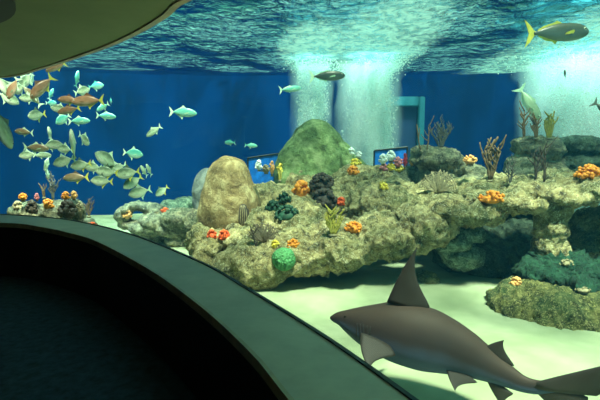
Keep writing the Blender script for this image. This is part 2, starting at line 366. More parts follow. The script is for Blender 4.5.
# ------------------------------------------------------------------ rocks
ROCKS = []
def rock(name, label, cat, balls, mat, voxel=.05, amp=.10, freq=1.4, fine=.035, strata=0, group=None, smooth=3, crag=.045, parent=None, boxy=False):
    bm = bmesh.new()
    for bb in balls:
        px, py, d, rx, rz, ry = bb[:6]; s = d / FOC
        m_ = Matrix.Rotation(math.radians(bb[6]), 4, 'Y') if len(bb) > 6 else None
        ball(bm, P(px, py, d), (rx * s, ry, rz * s), 3, m_)
    if boxy:
        for v in bm.verts: pass
    me = bm_mesh(bm, 'tmp'); o = bpy.data.objects.new('tmp', me); COL.objects.link(o)
    rm = o.modifiers.new('r', 'REMESH'); rm.mode = 'VOXEL'; rm.voxel_size = voxel
    sm = o.modifiers.new('s', 'SMOOTH'); sm.iterations = smooth; sm.factor = .6
    dg = bpy.context.evaluated_depsgraph_get(); dg.update()
    me2 = bpy.data.meshes.new_from_object(o.evaluated_get(dg)); bpy.data.objects.remove(o)
    me2.name = name
    nrm = [Vector(v.normal) for v in me2.vertices]
    seed = random.random() * 50
    for v, nn in zip(me2.vertices, nrm):
        p = v.co.copy(); q = p + Vector((seed, 0, 0))
        a = noise.fractal(q * freq, 1.0, 2.1, 4) * amp
        rdg = 1 - abs(noise.noise(q * freq * 2.7)) * 2
        a += rdg * fine
        a += noise.fractal(q * freq * 6, 1.0, 2.0, 3) * fine * .9
        if crag:
            dd = noise.voronoi(q * freq * 4.5 + Vector((0, 0, .4 * a)))[0]; a -= crag * max(0, 1 - dd[0] * 3.2) ; a += crag * .5 * noise.noise(q * freq * 13)
        if strata: a += strata * math.sin((p.z + .15 * noise.noise(q * 1.2)) * 28)
        v.co = p + nn * a
    me2.polygons.foreach_set('use_smooth', [True] * len(me2.polygons)); me2.update()
    o = link(name, me2); me2.materials.clear(); me2.materials.append(mat)
    if parent: o.parent = parent
    else: tag(o, label, cat, group)
    ROCKS.append(BVHTree.FromPolygons([v.co for v in me2.vertices], [p.vertices for p in me2.polygons]))
    return o
def hit(px, py, maxd=99):
    r = ray(px, py).normalized(); best = None
    for t in ROCKS:
        l, n_, i, d = t.ray_cast(EYE, r)
        if l is not None and (best is None or d < best[2]): best = (l, n_, d)
    return best

rock('reef_ledge', 'long pale pitted rock ledge overhanging the sand, running across the middle to the right edge', 'rock', [
    (203, 240, 8.9, 12, 14, .4), (214, 250, 8.5, 16, 20, .45), (234, 268, 7.9, 20, 19, .45), (262, 262, 7.7, 32, 22, .6),
    (300, 252, 7.8, 40, 22, .7), (342, 244, 7.9, 42, 22, .8), (386, 236, 7.9, 42, 20, .8), (423, 224, 7.8, 30, 17, .7),
    (465, 211, 7.7, 40, 11, .7), (510, 200, 7.6, 42, 9, .7), (553, 193, 7.5, 40, 9, .7), (600, 188, 7.4, 45, 10, .7), (648, 186, 7.4, 45, 12, .7),
    (245, 240, 8.7, 30, 14, .6), (290, 222, 9.2, 48, 20, 1.0), (335, 206, 10.2, 42, 22, 1.0), (385, 205, 9.6, 44, 24, 1.0),
    (428, 205, 9.4, 36, 18, .9), (272, 204, 10.2, 34, 20, .8), (470, 193, 9.5, 34, 14, .8), (520, 186, 9.3, 36, 9, .9), (560, 181, 9.2, 34, 9, .8),
    (345, 190, 10.8, 34, 20, .7), (312, 190, 10.8, 30, 18, .7), (372, 186, 10.8, 28, 18, .6), (640, 178, 9.0, 60, 12, .8)],
    M['reef'], .03, .12, 1.5, .055, crag=.06)
rock('holed_rock', 'low grey rock with a see-through hole, lying on the sand left of the tan boulder', 'rock', [
    (124, 215, 11, 6, 8, .3), (137, 206, 11, 13, 4, .25), (149, 208, 11, 8, 5, .28), (127, 209, 11, 6, 5, .28), (135, 224, 11, 16, 4, .3), (157, 214, 10.9, 7, 10, .3), (160, 221, 10.8, 22, 9, .45), (182, 219, 10.5, 20, 11, .45), (196, 222, 10.2, 12, 12, .4),
    (150, 228, 10.8, 22, 6, .4), (178, 229, 10.6, 22, 7, .4), (152, 238, 10.9, 19, 7, .35), (184, 240, 10.6, 20, 8, .35)], M['reef_grey'], .035, .04, 2.0, .03)
rock('distant_rock', 'hazy greenish low rock on the sand behind the holed rock', 'rock', [(174, 207, 14.2, 13, 5, .5), (187, 203, 14.2, 10, 6, .5), (162, 211, 14.0, 8, 4, .4), (178, 214, 14.0, 20, 7, .5)], M['reef_dark2'], .06, .08, 1.5, .04)
rock('tall_boulder', 'tall smooth tan boulder standing on end at the left of the reef', 'rock', [
    (230, 208, 9.3, 31, 40, .6), (229, 184, 9.3, 24, 27, .5), (229, 216, 9.3, 32, 30, .55)], M['tan'], .045, .05, 1.0, .012, smooth=8, crag=.008)
rock('blue_grey_boulder', 'narrow blue-grey boulder leaning behind the tall tan boulder', 'rock', [
    (208, 200, 10.4, 16, 33, .4), (212, 182, 10.4, 10, 15, .3), (206, 218, 10.4, 13, 20, .4)], M['blue_grey'], .05, .04, 1.2, .012, smooth=6, crag=.006)
rock('green_boulder', 'large green algae-coated boulder rising behind the reef centre', 'rock', [
    (316, 172, 11.4, 42, 42, .9), (317, 148, 11.4, 27, 29, .7), (306, 184, 11.2, 32, 30, .8), (342, 180, 11.4, 28, 28, .7)], M['green'], .05, .07, 1.1, .015, smooth=8, crag=.01)
rock('sloping_rock', 'grey-green rock sloping down to the right of the green boulder', 'rock', [
    (356, 186, 11.2, 16, 14, .5, 20), (392, 186, 11.0, 26, 12, .5), (372, 190, 10.9, 24, 12, .5, 15), (408, 178, 11.2, 16, 12, .4)], M['reef_grey'], .045, .06, 1.6, .04)
rock('layered_rock', 'stacked dark grey rock with a flat cap, behind the sea fan', 'rock', [
    (437, 160, 10.8, 27, 12, .5), (425, 154, 10.8, 14, 9, .4), (450, 164, 10.8, 15, 11, .4), (434, 178, 10.9, 24, 12, .5), (440, 192, 10.6, 26, 12, .5), (470, 186, 10.6, 18, 12, .4),
    (474, 172, 10.7, 12, 8, .3)], M['reef_grey'], .042, .05, 1.8, .035, strata=.012)
rock('block_rock', 'upright blocky grey rock stack below the gorgonians', 'rock', [
    (528, 146, 10.6, 16, 11, .4), (524, 166, 10.6, 17, 14, .45), (548, 150, 10.5, 14, 12, .4), (548, 170, 10.5, 17, 12, .45), (519, 178, 10.4, 14, 12, .4), (536, 184, 10.3, 30, 10, .5)], M['reef_grey'], .042, .05, 1.8, .035, strata=.02)
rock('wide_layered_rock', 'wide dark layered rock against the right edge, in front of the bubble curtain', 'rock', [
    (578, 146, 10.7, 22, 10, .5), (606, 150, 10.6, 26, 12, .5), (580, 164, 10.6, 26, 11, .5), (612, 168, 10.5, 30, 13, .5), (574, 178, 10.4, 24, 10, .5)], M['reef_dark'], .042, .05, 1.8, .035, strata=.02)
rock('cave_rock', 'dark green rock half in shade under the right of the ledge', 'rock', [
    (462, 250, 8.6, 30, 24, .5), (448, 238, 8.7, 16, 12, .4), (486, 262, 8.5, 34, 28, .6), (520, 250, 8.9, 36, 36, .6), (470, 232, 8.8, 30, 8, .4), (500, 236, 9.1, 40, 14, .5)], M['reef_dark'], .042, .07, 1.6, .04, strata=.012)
rock('highlight_rock', 'added pale greenish rock painting the cave rock highlight, at the left under the ledge', 'rock', [(452, 240, 7.75, 18, 9, .35), (468, 233, 7.8, 16, 7, .3), (444, 246, 7.8, 9, 7, .3), (462, 256, 7.9, 22, 12, .35)], M['reef_dark2'], .035, .05, 2.0, .03, strata=.012)  # added for the cave rock's highlight, painted by the paler colour
rock('rock_pillar', 'short tan rock pillar holding up the right of the ledge', 'rock', [
    (553, 212, 7.25, 17, 14, .3), (551, 228, 7.2, 15, 16, .3), (550, 246, 7.2, 16, 14, .3), (552, 258, 7.2, 18, 10, .3)], M['reef'], .035, .04, 2.0, .03)
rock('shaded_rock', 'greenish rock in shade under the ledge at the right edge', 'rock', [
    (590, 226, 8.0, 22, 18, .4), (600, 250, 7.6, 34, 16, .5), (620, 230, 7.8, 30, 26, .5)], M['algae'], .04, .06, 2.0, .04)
rock('algae_rock', 'large yellow-green algae-covered rock resting on the sand at lower right', 'rock', [
    (518, 308, 6.5, 28, 20, .5), (552, 312, 6.3, 40, 26, .6), (598, 318, 6.15, 44, 28, .6), (640, 318, 6.0, 44, 32, .6), (535, 294, 6.8, 34, 16, .5), (590, 296, 6.7, 50, 18, .6), (520, 322, 6.4, 18, 8, .4)],
    M['algae'], .036, .07, 2.0, .045)
rock('mossy_rock', 'dark green mossy rock slab on top of the algae-covered rock', 'rock', [
    (545, 272, 6.9, 26, 9, .4), (575, 268, 6.9, 30, 10, .4), (605, 272, 6.7, 36, 12, .4), (560, 258, 7.1, 24, 7, .3), (590, 284, 6.6, 34, 8, .4)], M['green_algae'], .036, .07, 2.4, .07, crag=.12)
rock('pebble_rock', 'small brown rock on the sand behind the shark fin', 'rock', [(427, 279, 7.7, 11, 7, .2), (433, 282, 7.7, 7, 5, .15)], M['algae'], .02, .03, 3, .02)
rock('coral_mound', 'low coral-covered rock mound at the far left above the sill', 'rock', [
    (22, 212, 9.4, 12, 8, .3), (40, 216, 9.3, 18, 12, .4), (60, 216, 9.3, 18, 14, .4), (74, 214, 9.2, 10, 16, .3), (88, 228, 9.1, 9, 8, .25), (50, 240, 9.3, 40, 22, .5), (30, 262, 9.3, 30, 20, .5), (70, 262, 9.2, 34, 20, .5)], M['reef_grey'], .035, .06, 2.2, .04)
# ------------------------------------------------------------------ bubble curtains
import numpy as np
def ico():
    bm = bmesh.new(); bmesh.ops.create_icosphere(bm, subdivisions=1, radius=1); bm.verts.ensure_lookup_table()
    v = np.array([tuple(q.co) for q in bm.verts]); f = np.array([[q.index for q in fc.verts] for fc in bm.faces]); bm.free(); return v, f
IV, IF = ico()
def fog_mat(name, dens, R):
    m, nt, N, L, b = new_mat(name); N.remove(b)
    s_ = N.new('ShaderNodeVolumeScatter'); s_.inputs['Color'].default_value = (.80, 1, .98, 1); s_.inputs['Anisotropy'].default_value = .0
    tc = N.new('ShaderNodeTexCoord'); mp = N.new('ShaderNodeMapping'); mp.inputs['Scale'].default_value = (1.5, 1.5, .55); L.new(tc.outputs['Object'], mp.inputs['Vector'])
    t = noise_node(N, L, 1.6, 3, .6, mp.outputs['Vector'], .5)
    r_ = N.new('ShaderNodeMapRange'); L.new(t.outputs['Fac'], r_.inputs['Value']); r_.inputs['From Min'].default_value = .38; r_.inputs['From Max'].default_value = .68; r_.inputs['To Min'].default_value = .12 * dens; r_.inputs['To Max'].default_value = dens
    cm = N.new('ShaderNodeVectorMath'); cm.operation = 'MULTIPLY'; L.new(tc.outputs['Object'], cm.inputs[0]); cm.inputs[1].default_value = (1 / R, 1 / R, 0)
    ln = N.new('ShaderNodeVectorMath'); ln.operation = 'LENGTH'; L.new(cm.outputs[0], ln.inputs[0])
    fa = N.new('ShaderNodeMapRange'); fa.interpolation_type = 'SMOOTHSTEP'; L.new(ln.outputs['Value'], fa.inputs['Value']); fa.inputs['From Min'].default_value = .35; fa.inputs['From Max'].default_value = 1.1; fa.inputs['To Min'].default_value = 1; fa.inputs['To Max'].default_value = 0
    mu = N.new('ShaderNodeMath'); mu.operation = 'MULTIPLY'; L.new(r_.outputs[0], mu.inputs[0]); L.new(fa.outputs[0], mu.inputs[1]); L.new(mu.outputs[0], s_.inputs['Density']); L.new(s_.outputs[0], N['Material Output'].inputs['Volume']); 
    return m
def plume(x, y, r0, r1, count, label, seed):
    rs = np.random.RandomState(seed); H = SURF_Z - .03 - SAND_Z
    k = 7; cx = rs.uniform(-.6, .6, k); cy = rs.uniform(-.5, .5, k); cw = rs.uniform(.18, .42, k); ph = rs.uniform(0, 6, k)
    which = rs.randint(0, k, count); t = rs.uniform(0, 1, count) ** .85
    R = r0 + (r1 - r0) * t
    X = (cx[which] + .12 * np.sin(t * 5 + ph[which]) + rs.normal(0, 1, count) * cw[which] * .6) * R
    Y = (cy[which] + rs.normal(0, 1, count) * cw[which] * .6) * R
    flare = np.clip((t - .86) / .14, 0, 1) ** 2
    X *= 1 + 1.1 * flare; Y *= 1 + 1.0 * flare
    Z = SAND_Z + .1 + t * (H - .12)
    S = rs.uniform(.008, .022, count) * (1 + (rs.rand(count) < .05) * .9)
    V = (IV[None] * S[:, None, None] + np.stack([X, Y, Z], 1)[:, None, :]).reshape(-1, 3)
    F = (IF[None] + (np.arange(count) * len(IV))[:, None, None]).reshape(-1, 3)
    me = bpy.data.meshes.new('bubbles'); me.vertices.add(len(V)); me.vertices.foreach_set('co', V.ravel())
    me.loops.add(F.size); me.loops.foreach_set('vertex_index', F.ravel()); me.polygons.add(len(F)); me.polygons.foreach_set('loop_start', np.arange(0, F.size, 3)); me.update(calc_edges=True)
    me.polygons.foreach_set('use_smooth', [True] * len(F))
    o = link('bubble_curtain', me, M['bubble'], None, (x, y, 0)); tag(o, label, 'bubbles', kind='stuff')
    bm = bmesh.new(); n = 28; rings = []
    for a in range(30):
        tt = a / 29; Rr = (r0 + (r1 - r0) * tt) * 1.2; Rr *= 1 + .9 * max(0, (tt - .88) / .12) ** 2
        rings.append([bm.verts.new((Rr * (1 + .22 * noise.noise(Vector((math.cos(2 * PI * b / n) * 1.5 + seed, math.sin(2 * PI * b / n) * 1.5, tt * 4)))) * math.cos(2 * PI * b / n),
                                    Rr * (1 + .22 * noise.noise(Vector((math.cos(2 * PI * b / n) * 1.5 + seed, math.sin(2 * PI * b / n) * 1.5, tt * 4)))) * math.sin(2 * PI * b / n), SAND_Z + .08 + tt * (H - .2))) for b in range(n)])
    for r_, q in zip(rings, rings[1:]):
        for b in range(n): bm.faces.new((r_[b], r_[(b + 1) % n], q[(b + 1) % n], q[b]))
    bm.faces.new(rings[0][::-1]); bm.faces.new(rings[-1])
    link('mist', bm_mesh(bm, 'mist'), fog_mat('bubble_mist', 2.4, r1 * 1.2), o)
PLAB = ['narrow bright bubble column rising behind the green boulder', 'broad ragged bubble curtain right of the green boulder', 'widest white bubble curtain at the right edge of the tank']
for i, (x, y, r0, r1, n_) in enumerate(PL): plume(x, y, r0, r1, n_, PLAB[i], 3 + i)

# ------------------------------------------------------------------ frame on the back wall and the two far viewing windows
def abox(bm, cx, cy, cz, sx, sy, sz, rz=0):
    bmesh.ops.create_cube(bm, size=1, matrix=Matrix.Translation((cx, cy, cz)) @ Matrix.Rotation(rz, 4, 'Z') @ Matrix.Diagonal((sx, sy, sz, 1)))
fx0, fx1 = P(384, 100, 15.6).x, P(424, 100, 15.6).x; fz1 = P(410, 97, 15.6).z
root = empty('intake_frame', ((fx0 + fx1) / 2, 15.6, SAND_Z)); tag(root, 'square teal frame standing against the back wall behind the bubbles', 'frame')
w_ = fx1 - fx0; h_ = fz1 - SAND_Z
for s in (-1, 1):
    bm = bmesh.new(); abox(bm, s * (w_ / 2 - .1), 0, h_ / 2, .2, .35, h_); bmesh.ops.bevel(bm, geom=bm.edges[:], offset=.03, segments=2, affect='EDGES')
    link('post', bm_mesh(bm, 'post', False), M['teal_frame'], root)
bm = bmesh.new(); abox(bm, 0, 0, h_ - .16, w_ - .41, .34, .32); bmesh.ops.bevel(bm, geom=bm.edges[:], offset=.03, segments=2, affect='EDGES')
link('top_beam', bm_mesh(bm, 'top_beam', False), M['teal_frame'], root)
M['deep'] = plain('dark_blue_panel', (.002, .03, .12), .8, 0, .1, 1)
bm = bmesh.new(); abox(bm, 0, .05, (h_ - .34) / 2, w_ - .41, .06, h_ - .34); link('panel', bm_mesh(bm, 'panel', False), M['deep'], root)

M['scr_blue'] = plain('blue_backdrop', (.01, .16, .85), .4, 0, .6, 5)
def viewbox(px0, px1, pyt0, pyt1, pyb, d, label):
    a = P(px0, pyt0, d); b_ = P(px1, pyt1, d); zb = P(px0, pyb, d).z
    root = empty('display_panel', ((a.x + b_.x) / 2, d, zb)); tag(root, label, 'panel')
    bm = bmesh.new(); hw = (b_.x - a.x) / 2
    pts = [(-hw, 0, 0), (hw, 0, 0), (hw, 0, b_.z - zb), (-hw, 0, a.z - zb)]
    plate(bm, pts, .06, (0, 1, 0)); link('backdrop', bm_mesh(bm, 'backdrop', False), M['scr_blue'], root)
    bm = bmesh.new()
    for p, q in zip(pts[1:], pts[2:] + pts[:1]): tube(bm, [Vector(p) + Vector((0, -.04, 0)), Vector(q) + Vector((0, -.04, 0))], [.022, .022], 6)
    link('frame', bm_mesh(bm, 'frame', False), M['seal'], root)
viewbox(248, 282, 158, 153, 186, 11.4, 'blue backdrop panel with a slanted top between the tan and green boulders')
viewbox(374, 407, 150.5, 147, 182, 11.9, 'blue backdrop panel with a dark top rim behind the white corals')

# ------------------------------------------------------------------ corals
M['orange'] = plain('orange_coral', (.90, .26, .02), .6, 0, .4, 25, .4)
M['red'] = plain('red_orange_coral', (.75, .10, .02), .6, 0, .4, 25, .4)
M['peach'] = plain('peach_coral', (.80, .38, .13), .65, 0, .35, 25, .4)
M['yellow'] = plain('yellow_coral', (.75, .55, .06), .6, 0, .35, 25, .3)
M['white'] = plain('white_coral', (.80, .85, .85), .6, 0, .15, 25, .3)
M['pink'] = plain('pink_coral', (.55, .18, .20), .6, 0, .35, 25, .3)
M['crimson'] = plain('crimson_coral', (.30, .01, .04), .6, 0, .35, 25, .3)
M['darkc'] = plain('dark_brown_coral', (.045, .03, .02), .7, 0, .5, 14, .5)
M['purple'] = plain('dark_purple_coral', (.05, .033, .025), .7, 0, .5, 14, .5)
M['dgreen'] = plain('dark_green_coral', (.01, .055, .03), .7, 0, .5, 14, .5)
M['brain'] = plain('green_brain_coral', (.07, .25, .09), .7, 0, .25, 20, .6)
M['soft'] = plain('olive_finger_coral', (.36, .30, .05), .7, 0, .3, 14, .3)
M['gorg'] = plain('brown_gorgonian', (.16, .095, .045), .8, 0, .35, 30, .3)
M['gorg_p'] = plain('grey_gorgonian', (.11, .10, .09), .8, 0, .35, 30, .3)
M['fan'] = plain('tan_sea_fan', (.30, .24, .14), .8, 0, .25, 18, .3)
M['fan_b'] = plain('brown_sea_fan', (.17, .13, .09), .8, 0, .25, 18, .3)
M['stem'] = plain('coral_stem', (.20, .17, .10), .8, 0, .3, 18, .3)

def seat(px, py, dflt):
    h = hit(px, py)
    return h[0].copy() if h else P(px, py, dflt)
def knob_coral(px, py, rx, rz, mat, label, cat='coral', n=34, name='cauliflower_coral', group=None, dflt=9, kr=.27, base='stem'):
    """cauliflower cluster; (px,py) is the middle of the clump, radii in px"""
    c = seat(px, py + rz * .6, dflt); s = c.y / FOC; a, b_ = rx * s, rz * s
    root = empty(name, c); tag(root, label, cat, group); rn = random.Random(px * 31 + py)
    bm = bmesh.new(); r = min(a, b_)
    for k in range(n):
        u = rn.uniform(0, 2 * PI); v = rn.uniform(-.15, 1) * PI / 2
        p = Vector((math.cos(u) * math.cos(v) * a * .82, math.sin(u) * math.cos(v) * a * .7, b_ * .1 + math.sin(v) * b_ * 1.15 + b_ * .0))
        q = r * kr * rn.uniform(.75, 1.25)
        ball(bm, p, (q, q, q * rn.uniform(.8, 1.2)), 2 if r > .15 else 1)
    ball(bm, (0, 0, b_ * .1), (a * .72, a * .6, b_ * .8), 2)
    link('polyps', bm_mesh(bm, 'polyps'), M[mat], root)
    bm = bmesh.new(); tube(bm, [(0, 0, -b_ * .9), (0, 0, -b_ * .4), (0, 0, b_ * .2)], [a * .5, a * .3, a * .5], 9)
    link('base', bm_mesh(bm, 'base'), M[base], root); return root
K = knob_coral
K(301, 188, 9, 9, 'orange', 'orange coral clump left of the dark branching coral')
K(341, 201, 5, 5, 'red', 'small red-orange coral ball right of the dark branching coral')
K(353, 226, 10, 6, 'orange', 'orange coral clump right of the yellow finger coral')
K(293, 243, 8, 5, 'orange', 'orange coral clump just above the green brain coral')
K(275, 244, 5, 5, 'yellow', 'small yellow-orange coral left above the green brain coral')
K(212, 234, 5.5, 5.5, 'red', 'red-orange coral clump at the foot of the tan boulder, left one of two touching')
K(224, 234, 6, 5.5, 'red', 'red-orange coral clump at the foot of the tan boulder, right one of two touching')
K(492, 196, 15, 6.5, 'orange', 'wide orange coral clump on the right half of the ledge', n=60)
K(588, 171, 14, 8, 'orange', 'bright orange coral mound in front of the wide layered rock', n=60)
K(470, 159, 8, 4.5, 'peach', 'peach coral tuft on top of the small rock right of the layered rock')
K(516, 281, 7, 5.5, 'peach', 'brownish orange coral on the left end of the mossy rock')
K(165, 210, 5, 3, 'red', 'small red coral on top of the holed rock')
K(127, 213, 5, 5, 'peach', 'orange coral on the left end of the holed rock')
K(23, 196, 4.5, 3.8, 'orange', 'orange coral ball leftmost on the far-left mound')
K(48, 203, 6, 5, 'orange', 'orange coral in the middle of the far-left mound')
K(66, 195, 4.5, 4, 'orange', 'orange coral on the tall right end of the far-left mound')
K(74, 194, 3.5, 4, 'peach', 'paler peach coral touching the tall orange one on the far-left mound')
K(92, 225, 6, 3.5, 'red', 'reddish coral low at the right foot of the far-left mound')
K(37, 196, 2.5, 3.5, 'pink', 'small pink coral on the left half of the far-left mound')
K(68, 208, 9, 9, 'darkc', 'dark brown coral on the front of the far-left mound', n=50)
K(32, 206, 6, 8, 'darkc', 'blackish coral between two orange ones on the far-left mound', n=50)
K(18, 205, 5, 5, 'fan', 'pale beige coral at the left end of the far-left mound')
K(80, 207, 4, 8, 'fan', 'pale beige coral at the right end of the far-left mound')
K(287, 212, 14, 9, 'dgreen', 'dark green coral cushion in front of the dark branching coral', n=60, kr=.2)
K(273, 206, 9, 7, 'dgreen', 'smaller dark green coral left above the dark green cushion')
K(284, 197, 8, 6, 'dgreen', 'dark green coral under the left orange clump')
K(322, 181, 14, 10, 'darkc', 'dark brown knobby coral head in the centre of the reef', n=70, kr=.2)
K(324, 197, 15, 11, 'purple', 'dark purplish knobby coral below the dark brown head', n=70, kr=.2)
K(353, 170, 7, 5, 'orange', 'orange coral under the white and yellow tuft right of the green boulder')
K(355, 162, 7, 4, 'yellow', 'yellow coral tuft at the right foot of the green boulder')
K(351, 151, 4, 4, 'white', 'white coral left above the yellow tuft by the green boulder')
K(359, 154, 3.5, 3, 'white', 'white coral right above the yellow tuft by the green boulder')
K(383, 158, 4.5, 5, 'white', 'white coral at the left of the right-hand blue panel')
K(391, 155, 5, 5, 'white', 'white coral in the middle of the right-hand blue panel')
K(398, 161, 5, 5, 'pink', 'pink coral in front of the right-hand blue panel')
K(405, 158, 2.6, 7, 'crimson', 'dark crimson upright coral at the right of the right-hand blue panel')
K(384, 167, 5, 4, 'pink', 'pink coral lowest left in front of the right-hand blue panel')
K(391, 166, 4.5, 4, 'yellow', 'yellow coral below the white ones, left of two by the right-hand blue panel')
K(400, 168, 5, 3.5, 'yellow', 'yellow coral right of two by the right-hand blue panel')
K(412, 162, 3, 3, 'peach', 'small peach coral at the right corner of the right-hand blue panel')
K(280, 168, 4, 6, 'yellow', 'yellow coral against the left side of the green boulder')
K(272, 166, 3, 7, 'peach', 'thin peach coral left of the yellow one by the green boulder')
K(259, 164, 4, 5, 'white', 'white coral at the left of the left-hand blue panel')
K(266, 168, 5, 4, 'fan', 'beige coral low in front of the left-hand blue panel')
K(384, 186, 5, 4, 'yellow', 'small pale yellow coral on the sloping rock')
K(567, 262, 8, 3.5, 'fan', 'pale cream coral on the mossy rock')
K(583, 289, 9, 2.5, 'fan', 'flat beige coral on the right part of the mossy rock')

# brain coral: grooved green ball
c = seat(284, 262, 7.4); s = c.y / FOC; R_ = 12.5 * s
bm = bmesh.new(); bmesh.ops.create_icosphere(bm, subdivisions=5, radius=1)
for v in bm.verts:
    n_ = v.co.normalized(); g = abs(noise.noise(n_ * 7)); v.co = n_ * R_ * (1 - .20 * max(0, 1 - g * 5)) * (1 + .08 * noise.noise(n_ * 1.5))
    v.co.z *= .95
o = link('brain_coral', bm_mesh(bm, 'brain_coral'), M['brain'], None, c + Vector((0, 0, .05))); tag(o, 'round green brain coral on the front of the ledge', 'coral')

# ridged dark clam leaning on the tan boulder
c = seat(243, 216, 9); s = c.y / FOC
root = empty('ridged_clam', c); tag(root, 'dark upright ridged shell with pale stripes leaning on the tan boulder', 'shell')
bm = bmesh.new(); bmesh.ops.create_icosphere(bm, subdivisions=4, radius=1)
for v in bm.verts:
    rr_ = 1 + .12 * math.cos(v.co.x * 14); v.co = Vector((v.co.x * 6.2 * s * rr_, v.co.y * 4 * s * rr_, v.co.z * 12.5 * s))
link('body', bm_mesh(bm, 'body'), M['darkc'], root)
for k in (-2, -1, 0, 1, 2):
    bm = bmesh.new(); pts = []
    for j in range(9):
        a = -1.15 + 2.3 * j / 8; x = k * 2.0 * s * math.cos(a) ; y = -4.1 * s * math.cos(a) * math.sqrt(max(.1, 1 - (k / 3.1) ** 2)); pts.append((x, y, 12 * s * math.sin(a)))
    tube(bm, pts, [.45 * s] * 9, 5); link('ridge', bm_mesh(bm, 'ridge'), M['fan'], root)

def branchy(px, py, hpx, wpx, mat, label, n=6, depth=3, thick=.9, name='gorgonian', flat=.35, dflt=10, lean=0, cat='coral'):
    """upright whip/bush coral; base at (px,py)"""
    c = seat(px, py, dflt); s = c.y / FOC; H = hpx * s; W = wpx * s; rn = random.Random(px * 7 + py)
    root = empty(name, c - Vector((0, 0, .02))); tag(root, label, cat)
    def grow(bm, p, dirv, L_, r, lv):
        pts = [p.copy()]; d_ = dirv.copy()
        k = 5
        for i in range(k):
            d_ = (d_ + Vector((rn.uniform(-.18, .18), rn.uniform(-.18, .18) * flat, .16))).normalized(); p = p + d_ * L_ / k; pts.append(p.copy())
            if lv > 0 and i >= 1:
                side = Vector((rn.choice((-1, 1)) * rn.uniform(.5, 1.0), rn.uniform(-.6, .6) * flat, rn.uniform(.4, .9))).normalized()
                grow(bm, p.copy(), side, L_ * rn.uniform(.3, .5), r * .75, lv - 1)
        tube(bm, pts, [r * (1 - .45 * i / k) for i in range(k + 1)], 5)
    for i in range(n):
        f = (i + .5) / n * 2 - 1 if n > 1 else lean
        dv = Vector((f * W / H + lean, rn.uniform(-.3, .3) * flat, 1)).normalized()
        bm = bmesh.new(); grow(bm, Vector((f * .06 * W, 0, 0)), dv, H * rn.uniform(.78, 1.0) * (1 - .2 * abs(f)), thick * s, depth)
        link('branch', bm_mesh(bm, 'branch'), M[mat], root)
    bm = bmesh.new(); ball(bm, (0, 0, 0), (W * .25 + s, W * .2 + s, s * 1.5), 2); link('holdfast', bm_mesh(bm, 'holdfast'), M['stem'], root)
    return root
branchy(490, 180, 40, 12, 'gorg', 'brown bushy gorgonian standing alone left of the block rock', 8, 1, 1.3)
branchy(524, 137, 28, 4, 'gorg', 'slim brown gorgonian at the left end of the block rock', 3, 1, 1.0)
branchy(536, 138, 22, 6, 'gorg', 'short brown gorgonian in the middle of the block rock top', 5, 1, 1.0)
branchy(549, 138, 22, 13, 'soft', 'olive stubby-branched gorgonian at the right end of the block rock', 5, 1, 1.4)
branchy(535, 180, 34, 7, 'purple', 'dark slim gorgonian in front of the block rock, left one', 3, 1, .9)
branchy(544, 182, 42, 6, 'purple', 'dark tall gorgonian in front of the block rock, right one', 2, 1, .9)
branchy(441, 148, 22, 14, 'gorg_p', 'grey bushy gorgonian on top of the layered rock', 9, 2, .7)
branchy(421, 150, 30, 3, 'gorg', 'thin two-stemmed brown gorgonian leaning left on the layered rock', 2, 0, .9, lean=-.35)
branchy(427, 150, 30, 2, 'gorg', 'thin upright brown gorgonian on the left of the layered rock', 1, 1, .8)
branchy(333, 234, 26, 15, 'soft', 'olive yellow finger coral at the middle of the ledge', 7, 1, 1.5, name='finger_coral')
branchy(53, 200, 22, 3, 'gorg_p', 'tall dark feathery gorgonian in the middle of the far-left mound', 3, 2, .9)
branchy(44, 197, 14, 3, 'gorg', 'short brown gorgonian left of the tall feathery one', 3, 1, .6)
branchy(89, 216, 15, 5, 'gorg', 'fine brown gorgonian at the right end of the far-left mound', 4, 2, .5)
branchy(382, 188, 9, 8, 'soft', 'tiny olive finger coral on the sloping rock', 5, 0, 1.2, name='finger_coral')
branchy(256, 246, 22, 3, 'darkc', 'dark thin stalk coral on the left front of the ledge', 2, 1, .9)
branchy(510, 183, 22, 4, 'gorg_p', 'small grey gorgonian at the lower left foot of the block rock', 3, 1, .8)
branchy(280, 180, 12, 5, 'soft', 'small olive finger coral at the left foot of the green boulder', 4, 0, 1.2, name='finger_coral')

def sea_fan(px, py, rx, rz, mat, label, a0, a1, n=30, dflt=9):
    c = seat(px, py, dflt); s = c.y / FOC; rn = random.Random(px)
    root = empty('sea_fan', c + Vector((0, -.06, -.02))); tag(root, label, 'sea fan')
    bm = bmesh.new()
    for i in range(n):
        a = math.radians(a0 + (a1 - a0) * i / (n - 1)); L_ = rn.uniform(.84, 1.0); pts = []
        for j in range(6):
            t = j / 5; aa = a + .12 * math.sin(t * 5 + i) * t
            pts.append(Vector((math.cos(aa) * rx * s * t * L_, -.05 * math.sin(t * 2.5), math.sin(aa) * rz * s * t * L_)))
        tube(bm, pts, [.9 * s * (1 - .5 * j / 5) for j in range(6)], 4)
    link('ribs', bm_mesh(bm, 'ribs'), M[mat], root)
    bm = bmesh.new()
    for k in range(2, 9):
        t = k / 9; pts = [Vector((math.cos(math.radians(a0 + (a1 - a0) * i / 24)) * rx * s * t, -.05 * math.sin(t * 2.5) + rn.uniform(-.004, .004), math.sin(math.radians(a0 + (a1 - a0) * i / 24)) * rz * s * t * rn.uniform(.95, 1.04))) for i in range(25)]
        tube(bm, pts, [.45 * s] * 25, 4)
    link('cross_ribs', bm_mesh(bm, 'cross_ribs'), M[mat], root)
    bm = bmesh.new(); tube(bm, [(0, .05, -2 * s), (0, .02, 0), (0, 0, 3 * s)], [2.4 * s, 1.6 * s, 1.0 * s], 7); link('stem', bm_mesh(bm, 'stem'), M['stem'], root)
